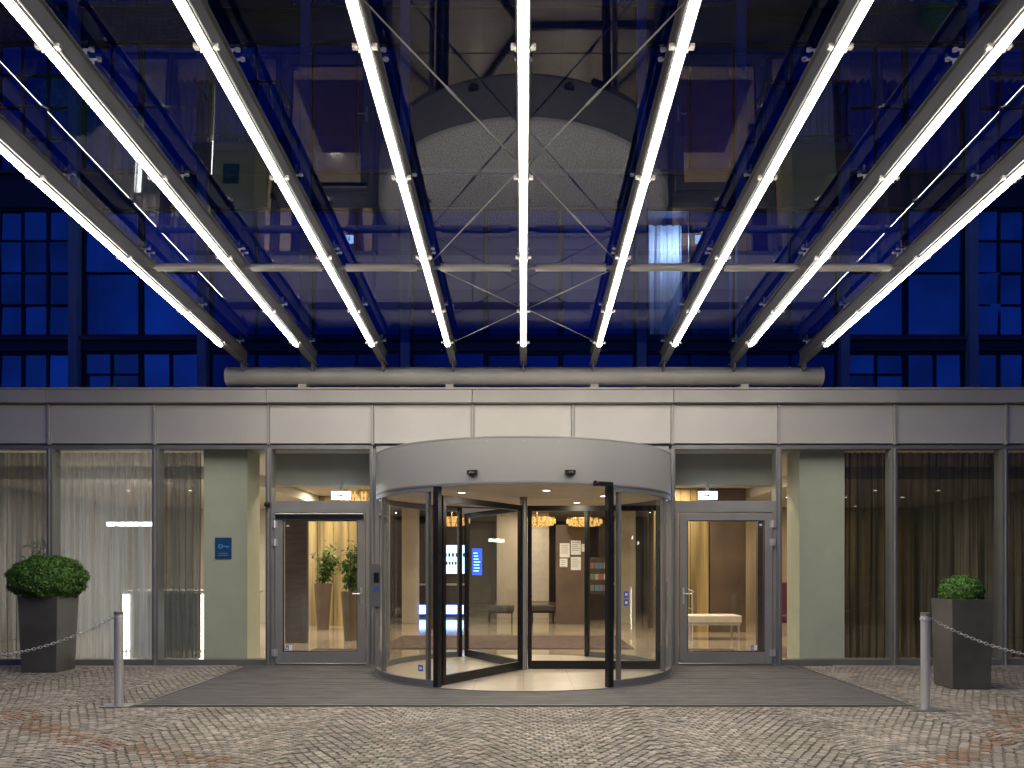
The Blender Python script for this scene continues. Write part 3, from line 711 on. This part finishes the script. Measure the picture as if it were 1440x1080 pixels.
for s_ in(-1,1):
    q=MB()
    xs=s_*3.75
    q.cyl((xs,5.8,0),(xs,5.8,.95),.018,'steel',10); q.cyl((xs,7.4,0),(xs,7.4,1.05),.018,'steel',10); q.cyl((xs,5.7,.95),(xs,7.5,1.06),.02,'steel',10); q.cyl((xs,5.8,.55),(xs,7.4,.6),.01,'steel',8)
    q.build('handrail',smooth='auto',label='brushed steel handrail beside the lobby passage',cat='handrail',group='steel handrails')
rd_=empty('reception_desk',(-6,2.3,0),'dark reception counter with bright vertical light edges','desk')
MB().box(-7.0,-4.85,2.1,2.7,0,1.02,'darkwood').build('counter_body',rd_)
MB().box(-7.06,-4.79,2.04,2.76,1.02,1.07,'cream').build('counter_top',rd_,bevel=.005)
for x in(-7.0,-5.62,-4.86): MB().box(x-.045,x+.045,2.03,2.098,.02,1.0,'tubew').build('light_edge',rd_)
q=MB(); q.box(-5.45,-5.1,2.35,2.37,1.15,1.4,'black'); q.box(-5.3,-5.25,2.36,2.40,1.07,1.2,'black'); q.box(-5.36,-5.18,2.32,2.44,1.07,1.08,'black'); q.build('computer_monitor',label='black computer monitor on the reception counter',cat='monitor')
for x0,x1,y,z in((-7.75,-6.8,2.9,2.25),(-5.6,-5.1,3.3,2.05)):
    e=empty('pendant_light',((x0+x1)/2,y,z),'slim white linear pendant light above reception','lamp','linear pendants')
    MB().box(x0,x1,y-.04,y+.04,z,z+.07,'tubew').build('light_bar',e)
    for x in(x0+.1,x1-.1): MB().cyl((x,y,z+.07),(x,y,3.08),.004,'black',6).build('cable',e)
def chand(x,y,z,r,zc_):
    e=empty('chandelier',(x,y,z),'round gold glass chandelier hanging from the lobby ceiling','chandelier','gold ring chandeliers')
    q=MB(); q.arc(x,y,r-.02,r,-180,180,z+.10,z+.14,'gold',40); q.arc(x,y,r-.08,r-.06,-180,180,z-.02,z+.01,'gold',40); q.build('ring',e,smooth='auto')
    q=MB()
    for k_ in range(44):
        t=2*math.pi*k_/44
        for rad,za,zb in((r+.006,z,z+.10),(r-.05,z-.05,z+.05),(r*.6,z-.07,z+.08)):
            q.seg((x+rad*math.cos(t),y+rad*math.sin(t),za),(x+rad*math.cos(t),y+rad*math.sin(t),zb),.03,.012,'goldglow' if k_%3 else 'gold')
    q.build('glass_drops',e)
    q=MB(); q.cyl((x,y,z+.12),(x,y,zc_),.012,'gold',8); q.cyl((x,y,zc_-.03),(x,y,zc_-.001),.06,'gold',16)
    for k_ in range(3):
        t=2*math.pi*k_/3; q.cyl((x,y,z+.12),(x+(r-.01)*math.cos(t),y+(r-.01)*math.sin(t),z+.12),.006,'gold',6)
    q.build('stem',e)
chand(.33,7.6,2.56,.44,3.12); chand(-1.8,8.2,2.60,.44,3.12); chand(1.55,8.4,2.60,.44,3.12); chand(-2.75,1.7,2.64,.42,3.30)
for x in(-2.92,2.95):
    z=2.56
    e=empty('exit_sign',(x,.75,z),'glowing blue white exit sign hanging behind the transom','exit sign','exit signs over side doors')
    MB().box(x-.15,x+.15,.72,.75,z,z+.13,'exitglow').build('lit_panel',e)
    q=MB()
    q.box(x-.07,x+.0,.712,.718,z+.055,z+.07,'exitink'); q.add([(x,.713,z+.035),(x+.035,.713,z+.0625),(x,.713,z+.09)],[(0,1,2)],'exitink')
    q.cyl((x+.085,.718,z+.105),(x+.085,.712,z+.105),.010,'exitink',10); q.seg((x+.083,.715,z+.09),(x+.078,.715,z+.055),.012,.006,'exitink'); q.seg((x+.078,.715,z+.055),(x+.098,.715,z+.02),.010,.006,'exitink'); q.seg((x+.078,.715,z+.055),(x+.058,.715,z+.025),.010,.006,'exitink'); q.seg((x+.08,.715,z+.08),(x+.105,.715,z+.065),.008,.006,'exitink')
    q.build('running_figure_pictogram',e)
    q=MB(); q.box(x-.02,x+.02,.728,.798,z+.131,z+.30,'bulk'); q.build('mounting_bracket',e)
x0=X(303,12.65);x1=X(326,12.65);z0=Z(786,12.65);z1=Z(756,12.65)
e=empty('hotel_sign',((x0+x1)/2,.29,z0),'small blue plate with key symbol on green pillar','sign')
MB().box(x0,x1,.28,.298,z0,z1,'bluesign').build('plate',e,bevel=.003)
q=MB(); xm=(x0+x1)/2
q.arc(0,0,.022,.036,-180,180,0,.003,'signicon',24)
q.v=[(v[0]+xm-.04,.2785-v[2],v[1]+(z0+z1)/2+.03) for v in q.v]
q.box(xm-.006,xm+.085,.2755,.2785,(z0+z1)/2+.023,(z0+z1)/2+.037,'signicon'); q.box(xm+.05,xm+.06,.2755,.2785,(z0+z1)/2,(z0+z1)/2+.023,'signicon'); q.box(xm+.073,xm+.083,.2755,.2785,(z0+z1)/2,(z0+z1)/2+.023,'signicon')
for k_ in range(2): q.box(xm-.07,xm+.07,.2755,.2785,z0+.05+k_*.03,z0+.06+k_*.03,'signicon')
q.build('key_symbol',e)

def cur(p0,p1,y,mat,lab,amp=.045,per=.15):
    curtain(X(p0,CAMD+y),X(p1,CAMD+y),y,.06,3.27,mat,'curtain',None,amp,per,label=lab,cat='curtain',group='floor length sheer curtains')
cur(-120,72,.45,'sheerm','grey sheer floor length curtain behind the glass')
cur(84,222,.45,'sheerw','silvery translucent floor length curtain with lights behind',.06,.115)
cur(229,284,.45,'sheerm','dark gathered curtain beside the green pillar',.06,.11)
cur(1186,1250,.45,'sheerd','dark gathered curtain beside the green pillar',.06,.11)
cur(1256,1400,.45,'sheerd','dark sheer floor length curtain behind the glass')
cur(1410,1580,.45,'sheerd','dark sheer floor length curtain behind the glass')

def lamp(x,y,z,e,col=(1,.84,.62),size=.35):
    ld=bpy.data.lights.new('downlight_lamp','AREA'); ld.energy=e*1.15; ld.color=col; ld.size=size; ld.shape='DISK'
    o=bpy.data.objects.new('downlight_lamp',ld); o.location=(x,y,z); sc.collection.objects.link(o)
    tag(o,'warm recessed ceiling downlight in the lobby','ceiling light',None,'recessed lobby downlights')
for x,y,z,e in((-1,3.5,3.10,65),(1,3.5,3.10,65),(-1,7,3.10,50),(1,7,3.10,50),(0,10.5,3.10,38),(-3,5,3.28,32),(3.4,4.2,3.28,50),(-4.7,7.3,3.28,60),(3.4,5.9,3.28,45),(-3.2,11.5,3.28,8),(3.2,11.5,3.28,26),(0,14,3.10,18),(-3.1,1.7,3.28,24),(3.1,1.7,3.28,24),(4.6,3,3.28,25)):
    lamp(x,y,z,e)
for x,y,z,e in((-6.5,3.6,3.06,95),(-8.5,3.6,3.06,60),(-6.5,7,3.06,90)): lamp(x,y,z,e,(1,.95,.88))
for x,y,z,e in((7,3.2,3.06,20),(9,3.8,3.06,12),(6.5,7.5,3.06,40),(8.5,7.5,3.06,25)): lamp(x,y,z,e)
for an in(0,120,240):
    t=math.radians(an+45); lamp(CX+1.15*math.sin(t),CY-1.15*math.cos(t),HT-.01,22,(1,.86,.66),.1)
for x in(-8.2,-6.9,6.0,7.3,8.6,-1.2,1.2,-3,3.3):
    for y in(4.6,6.2,8.8):
        zc_=3.077 if abs(x)>5.2 else(3.117 if abs(x)<2 else 3.297)
        if abs(x)>2 and abs(x)<5.2 and y>6.3: continue
        q=MB(); q.disc(x,y,.045,zc_-.004,'warmglow',16,down=True); q.arc(x,y,.045,.06,-180,180,zc_-.008,zc_,'white',20)
        q.build('downlight',label='small round recessed ceiling spotlight',cat='ceiling light',group='small ceiling spotlights')

# ---------------------------------------------------------------- foliage & planters
def leaves(q,c,r,n,size,flat=1.,shell=.85,lump=.05):
    i=q.mi('box')
    for _ in range(n):
        t=rr(0,2*math.pi); cz=rr(-.8,1); s_=math.sqrt(1-cz*cz)
        d=Vector((s_*math.cos(t),s_*math.sin(t),cz))
        lm=1+lump*math.sin(d.x*9+c[0])*math.cos(d.y*8)+lump*.8*math.sin(d.z*11+d.x*8)+rr(-.03,.045)
        rad=r*lm*(shell+(1-shell)*R()**.5)
        p=Vector(c)+Vector((d.x*rad,d.y*rad,d.z*rad*flat))
        nn=(d+Vector((rr(-.8,.8),rr(-.8,.8),rr(-.5,.9)))).normalized()
        u=nn.cross(Vector((rr(-1,1),rr(-1,1),rr(-1,1)))).normalized(); v=nn.cross(u)
        s1=size*rr(.7,1.3); s2=s1*.6
        b=len(q.v); q.v+=[tuple(p-u*s1),tuple(p-v*s2),tuple(p+u*s1),tuple(p+v*s2)]
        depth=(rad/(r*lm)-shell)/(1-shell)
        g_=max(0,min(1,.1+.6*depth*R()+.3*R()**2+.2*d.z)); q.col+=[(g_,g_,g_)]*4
        q.f.append((b,b+1,b+2,b+3)); q.m.append(i)
def planter(x,y,w_,h,taper,br,bz,flat,nl,label):
    e=empty('planter',(x,y,0),label,'planter')
    q=MB(); a=w_/2; b=a*taper
    def ring(s_,z): return [(x-s_,y-s_,z),(x+s_,y-s_,z),(x+s_,y+s_,z),(x-s_,y+s_,z)]
    vs=ring(b,0.005)+ring(a,h)+ring(a-.03,h)+ring(a-.035,h-.06)
    fs=[(3,2,1,0)]
    for k_ in range(3):
        for j in range(4):
            jj=(j+1)%4; fs.append((4*k_+j,4*k_+jj,4*k_+4+jj,4*k_+4+j))
    q.add(vs,fs,'planter'); q.add(vs[12:],[(0,1,2,3)],'soil'); q.build('pot',e,bevel=.006)
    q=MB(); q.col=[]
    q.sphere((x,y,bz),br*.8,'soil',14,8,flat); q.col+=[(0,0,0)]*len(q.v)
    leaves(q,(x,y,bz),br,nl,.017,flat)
    q.build('boxwood_bush',e)
    q=MB(); q.cyl((x,y,h-.06),(x,y,bz),.03,'bark',8,.02); q.build('trunk',e)
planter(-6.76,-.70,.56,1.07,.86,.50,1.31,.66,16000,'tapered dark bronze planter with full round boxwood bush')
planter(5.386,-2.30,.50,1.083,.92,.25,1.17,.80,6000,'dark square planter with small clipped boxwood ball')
def pplant(x,y,h,pr,lab):
    e=empty('potted_plant',(x,y,0),lab,'plant','tall indoor plants')
    q=MB(); q.cyl((x,y,0),(x,y,h),pr*.65,'pot',20,pr); q.build('pot',e,smooth='auto')
    q=MB(); tips=[]
    for k_ in range(9):
        t=rr(0,6.28); l=rr(.5,1.05); tip=Vector((x+math.cos(t)*rr(.1,.35),y+math.sin(t)*rr(.1,.35),h+l)); q.cyl((x+rr(-.05,.05),y+rr(-.05,.05),h-.02),tip,.01,'bark',6,.005); tips.append(tip)
    q.build('stem',e)
    q=MB(); q.col=[]; i=q.mi('leaf')
    for k_ in range(560):
        tip=random.choice(tips); f_=rr(.1,1.05); p=Vector((x,y,h))*(1-f_)+tip*f_+Vector((rr(-.16,.16),rr(-.16,.16),rr(-.1,.12)))
        u=Vector((rr(-1,1),rr(-1,1),rr(-.6,.5))).normalized(); v=u.cross(Vector((rr(-.4,.4),rr(-.4,.4),1))).normalized(); s1=rr(.05,.10); s2=s1*.33
        b=len(q.v); q.v+=[tuple(p-u*s1),tuple(p-v*s2),tuple(p+u*s1-Vector((0,0,.02))),tuple(p+v*s2)]
        g_=rr(.1,1); q.col+=[(g_,)*3]*4; q.f.append((b,b+1,b+2,b+3)); q.m.append(i)
    q.build('foliage',e)
pplant(X(455,19.6),7.2,1.1,.21,'green leafy plant in a tall tapered brown pot')
pplant(X(494,16.6),4.2,1.0,.20,'green leafy plant in a tall tapered brown pot')
pplant(-8.1,1.6,.9,.2,'green leafy plant in a tall tapered brown pot')

# ---------------------------------------------------------------- bollards and chains
def bollard(x,y,h=1.0):
    e=empty('bollard',(x,y,0),'brushed stainless steel bollard holding a barrier chain','bollard','steel chain bollards')
    q=MB(); q.cyl((x,y,.012),(x,y,h-.03),.046,'steel',24); q.cyl((x,y,h-.03),(x,y,h),.048,'frame',24); q.build('post',e,smooth='auto')
    q=MB(); q.box(x-.15,x+.15,y-.12,y+.12,-.01,.014,'frame'); q.build('base_plate',e,bevel=.004)
    q=MB(); q.arc(x,y,.046,.054,-180,180,h-.075,h-.055,'chain',24); q.build('chain_collar',e)
    return e
for x,y in((-4.27,-3.72),(4.14,-3.93)): bollard(x,y)
bollard(-7.5,-3.72); bollard(7.3,-3.93)
def chain(p,q_,sagc,lab):
    p=Vector(p);q_=Vector(q_); L=(q_-p).length; n=int(L/.034)
    m_=MB()
    def P(t): 
        v=p.lerp(q_,t); v.z-=sagc*4*t*(1-t); return v
    for k_ in range(n):
        c=P((k_+.5)/n); d=(P((k_+1)/n)-P(k_/n)).normalized()
        up=Vector((0,0,1)); a=d.cross(up).normalized(); b=a.cross(d)
        side=a if k_%2 else b
        ring=8; minor=4; r1=.024; r2=.0135; tr=.0042; vs=[];fs=[]
        nn=d.cross(side)
        for i in range(ring):
            t=2*math.pi*i/ring; cc=c+d*r1*math.cos(t)+side*r2*math.sin(t); rad=(d*math.cos(t)+side*math.sin(t)).normalized()
            for j in range(minor):
                s_=2*math.pi*j/minor; vs.append(cc+(rad*math.cos(s_)+nn*math.sin(s_))*tr)
        for i in range(ring):
            for j in range(minor):
                i2=(i+1)%ring;j2=(j+1)%minor; fs.append((i*minor+j,i2*minor+j,i2*minor+j2,i*minor+j2))
        m_.add(vs,fs,'chain')
    m_.build('barrier_chain',smooth=True,label=lab,cat='chain',group='barrier chains')
chain((-4.33,-3.72,.935),(-7.44,-3.72,.935),.42,'steel link chain sagging between two bollards')
chain((4.20,-3.93,.935),(7.24,-3.93,.935),.42,'steel link chain sagging between two bollards')

# ---------------------------------------------------------------- camera
cd=bpy.data.cameras.new('camera'); cd.sensor_width=36; cd.lens=F/1440*36; cd.shift_x=-16/1440; cd.shift_y=260/1440; cd.clip_end=500
co=bpy.data.objects.new('camera',cd); co.location=(0,-CAMD,EYE); co.rotation_euler=(math.pi/2,0,0); sc.collection.objects.link(co); sc.camera=co
